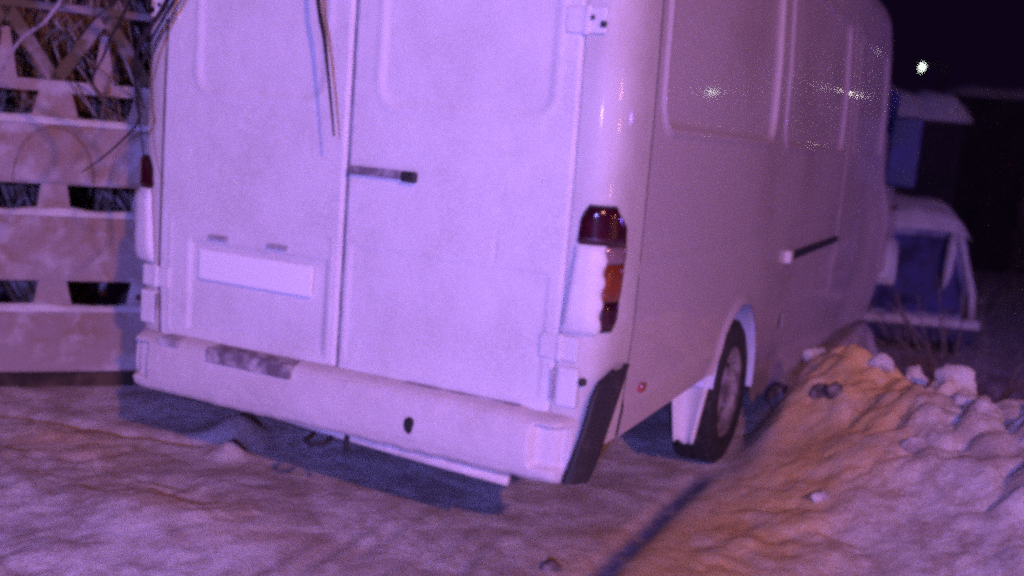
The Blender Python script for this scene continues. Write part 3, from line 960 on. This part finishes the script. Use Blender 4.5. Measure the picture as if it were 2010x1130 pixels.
# ------------------------------------------------------------------ small car parked beyond the bank
def small_car():
    c = empty('parked_car', (1.27, 10.30, -.97), -YAW*.9)
    tag(c, 'small dark car seen from behind, snow on its roof, beyond the snowbank', 'car')
    hw = .72
    # body shell: sections along y, outline in x-z
    def ring(y, zb, zt, w, wt, zbelt):
        r = []
        for (x, z) in ((w*.9, zb), (w, zb+.12), (w, zbelt), (w-.03, zbelt+.05), (wt+.03, zt-.10), (wt-.03, zt-.02), (wt-.15, zt), (0, zt+.02)):
            r.append((x, y, z))
        return r + [(-x, y, z) for x, y, z in r[:-1][::-1]]
    R = [ring(0.03, .42, .95, hw-.05, hw-.08, .80), ring(.0, .30, 1.0, hw, hw-.05, .92), ring(.10, .25, 1.72, hw, hw-.20, 1.0), ring(.22, .25, 1.86, hw, hw-.17, 1.0),
         ring(.8, .25, 1.92, hw, hw-.15, 1.0), ring(1.8, .25, 1.90, hw, hw-.15, 1.0), ring(2.3, .25, 1.80, hw, hw-.18, 1.0), ring(2.9, .25, 1.15, hw, hw-.10, .98), ring(3.5, .28, .98, hw, hw-.08, .86), ring(3.6, .4, .85, hw-.06, hw-.12, .75)]
    # close the back with a sloping tailgate
    R[0] = ring(-.01, .42, .98, hw-.03, hw-.06, .90)
    body = grid('body', np.array(R), M['frostblue'], c)
    V = [(-.60, -.03, .52), (.60, -.03, .52), (.58, -.02, 1.02), (.40, .10, 1.70), (-.40, .10, 1.70), (-.58, -.02, 1.02)]
    mesh('tailgate', V, [(0, 1, 2, 3, 4, 5)], M['frostblue'], c, smooth=False)
    V = [(-.53, -.050, .74), (.53, -.050, .74), (.54, -.045, 1.02), (.37, .075, 1.66), (-.37, .075, 1.66), (-.54, -.045, 1.02)]
    mesh('rear_window', V, [(0, 1, 2, 3, 4, 5)], M['glass'], c, smooth=False)
    box('bumper', (-.72, -.14, .40), (.72, .02, .62), M['darkblue'], c, bev=.04, seg=3)
    # snow: roof cap, bumper ledge, pillars
    n, m_ = 20, 26
    P = np.zeros((n, m_, 3))
    for i in range(n):
        for j in range(m_):
            s = i/(n-1)*2-1; t = j/(m_-1)
            x = s*.60; y = -.02+2.2*t
            zc = 1.86+.06*min(1, t*5)
            e = max(0, 1-abs(s)**5)*min(1, (t*16)**.5)*min(1, ((1-t)*6)**.5)
            P[i, j] = (x, y+.05, zc-.12*(1-t*4 if t < .25 else 0)+(.17+.05*mn.noise((s*2, t*4, 1)))*e - .10*abs(s)**4)
    grid('roof_snow', P, M['snow'], c, smooth=True)
    def ledge(x0, x1, y0, y1, z, h, sd):
        P = np.zeros((30, 8, 3))
        for i in range(30):
            for j in range(8):
                t = j/7; s = i/29
                P[i, j] = (x0+(x1-x0)*s, y0+(y1-y0)*t, z+h*math.sin(math.pi*t)**.5*(1+.4*mn.noise((s*6, sd, 0))))
        return grid('ledge_snow', P, M['snow'], c)
    ledge(-.76, .76, -.17, .0, .60, .10, 1)
    for sg in (1, -1):
        tube('pillar_snow', [(sg*.69, -.02, .70), (sg*.66, -.03, 1.0), (sg*.55, .04, 1.42), (sg*.44, .10, 1.78)], [.05, .045, .035, .05], M['snow'], c, n=8)
        box('tail_lamp', (sg*.64-.06, -.05, .74), (sg*.64+.06, .0, 1.0), M['red'], c, bev=.015)
    tube('pillar_snow', [(.30, -.06, 1.05), (.33, -.05, 1.25), (.36, .0, 1.52), (.38, .05, 1.72)], [.02, .05, .055, .04], M['snow'], c, n=8)
    for sx in (1, -1):
        for sy in (.6, 2.9):
            w = empty('wheel', (sx*.63, sy, .28)); w.parent = c
            lathe_x('tyre', [(-.08, .0), (-.08, .27), (-.05, .29), (.05, .29), (.08, .27), (.08, .0)], (0, 0, 0), M['tyre'], w, n=24)
            lathe_x('rim', [(sx*.083, .18), (sx*.07, .1), (sx*.085, .0)], (0, 0, 0), M['rim'], w, n=20)
    return c


small_car()

# ------------------------------------------------------------------ snowy shrub at the right edge
for i, (x, y, lb) in enumerate(((2.10, 5.5, 'snow dusted leafless bush nearer the snowbank at the right edge'), (1.93, 6.5, 'snow dusted leafless bush farther back, right of the parked car'))):
    b_ = bush('snowy_bush', (x, y, float(gz(x, y))-.05), 11, 1.0, 1.5, M['bark_light'], 30+i, .020, droop=.05)
    tag(b_, lb, 'bush')

# ------------------------------------------------------------------ far buildings with snow on top
def shed(loc, rz, w, d, h, label, snow_t, name='low_building'):
    s = empty(name, loc, rz)
    tag(s, label, 'building')
    box('wall', (-w/2, 0, -1.6), (w/2, d, h), M['brick'], s)
    P = np.zeros((40, 14, 3))
    for i in range(40):
        for j in range(14):
            a, b = i/39, j/13
            e = min(1, 8*min(a, 1-a, b, 1-b)+.0)**.5 if min(a, 1-a, b, 1-b) > 0 else 0
            P[i, j] = (-w/2-.15+(w+.3)*a, -.15+(d+.3)*b, h-.02+snow_t*e*(1+.5*mn.noise((a*7, b*3, h))))
    grid('roof_snow', P, M['snow'], s)
    box('door', (-w*.25-.4, -.03, -1.5), (-w*.25+.4, -.003, h-.5), M['under'], s, bev=.01)
    box('window', (w*.15-.4, -.03, .2), (w*.15+.4, -.003, 1.0), M['glass'], s, bev=.01)
    return s


shed((.55, 15.2, 0), -.02+.42, 1.7, 2.5, 2.30, 'small dark hut with thick roof snow beyond the van mirror', .42, 'hut')
shed((4.9, 24.0, 0), .35, 9.0, 5, 3.2, 'long low dark building far off at the right', .30)
shed((-8.0, 22.0, 0), .35, 7.0, 5, 3.6, 'low dark building far behind the fence at left', .30)

# ------------------------------------------------------------------ street lamps (lit)
def street_lamp(x, y, z, m, label, size=.16, lean=(-.12, 0, -.5), flat=1.5):
    L_ = empty('street_lamp', (x, y, float(gz(x, y))-.05))
    zb = float(gz(x, y))-.05
    tag(L_, label, 'street lamp', None)
    tube('pole', [(1.2, 0, 0), (1.2, 0, z-zb), (1.0, 0, z-zb+.15), (.35, 0, z-zb+.15)], [.08, .06, .04, .035], M['metal'], L_)
    bm = bmesh.new()
    bmesh.ops.create_uvsphere(bm, u_segments=16, v_segments=10, radius=1)
    for v in bm.verts:
        v.co = Vector((v.co.x*size, v.co.y*size, v.co.z*size*flat))
    o = bm_obj('lamp_globe', bm, M[m], L_, smooth=True); o.location = (0, 0, z-zb)
    if flat >= 1:
        tube('lamp_streak', [(0, 0, z-zb), (lean[0]*size*6, 0, z-zb+lean[2]*size*6)], [size*.55, size*.35], M[m], L_, n=10)  # glowing tail shaped like the slanting streak of the lamp's light
    box('lamp_shade', (-.3, -.2, z-zb+size*1.5), (.45, .2, z-zb+size*1.5+.06), M['metal'], L_, bev=.02)
    return L_


street_lamp(-3.18, 62.5, 7.35, 'bulb', 'lit white street lamp in the dark sky right of the van', .045, (-.33, 0, -.95))
street_lamp(7.32, 25.0, 3.25, 'bulb', 'lit street lamp far along the road, nearest one beyond the frame', .09)
street_lamp(20.0, 1.0, 3.1, 'lamp_hot', 'lit high lamp added off to the right for a highlight on the van corner', .34, flat=.8)  # this and the next two: unseen lamps added for highlights on the van corner
street_lamp(20.0, 2.4, 2.05, 'lamp_hot', 'lit low lamp added off to the right for a highlight on the van corner', .28, flat=.7)
street_lamp(9.5, -1.0, 1.02, 'lamp_hot', 'lit knee high lamp added off to the right for a highlight on the van corner', .10, flat=.8)
street_lamp(4.65, 28.4, 3.8, 'bulb_warm', 'lit street lamp far along the road, mirrored in the van side', .07)
street_lamp(4.2, 33.0, 3.9, 'bulb_warm', 'lit street lamp farthest along the road', .07)
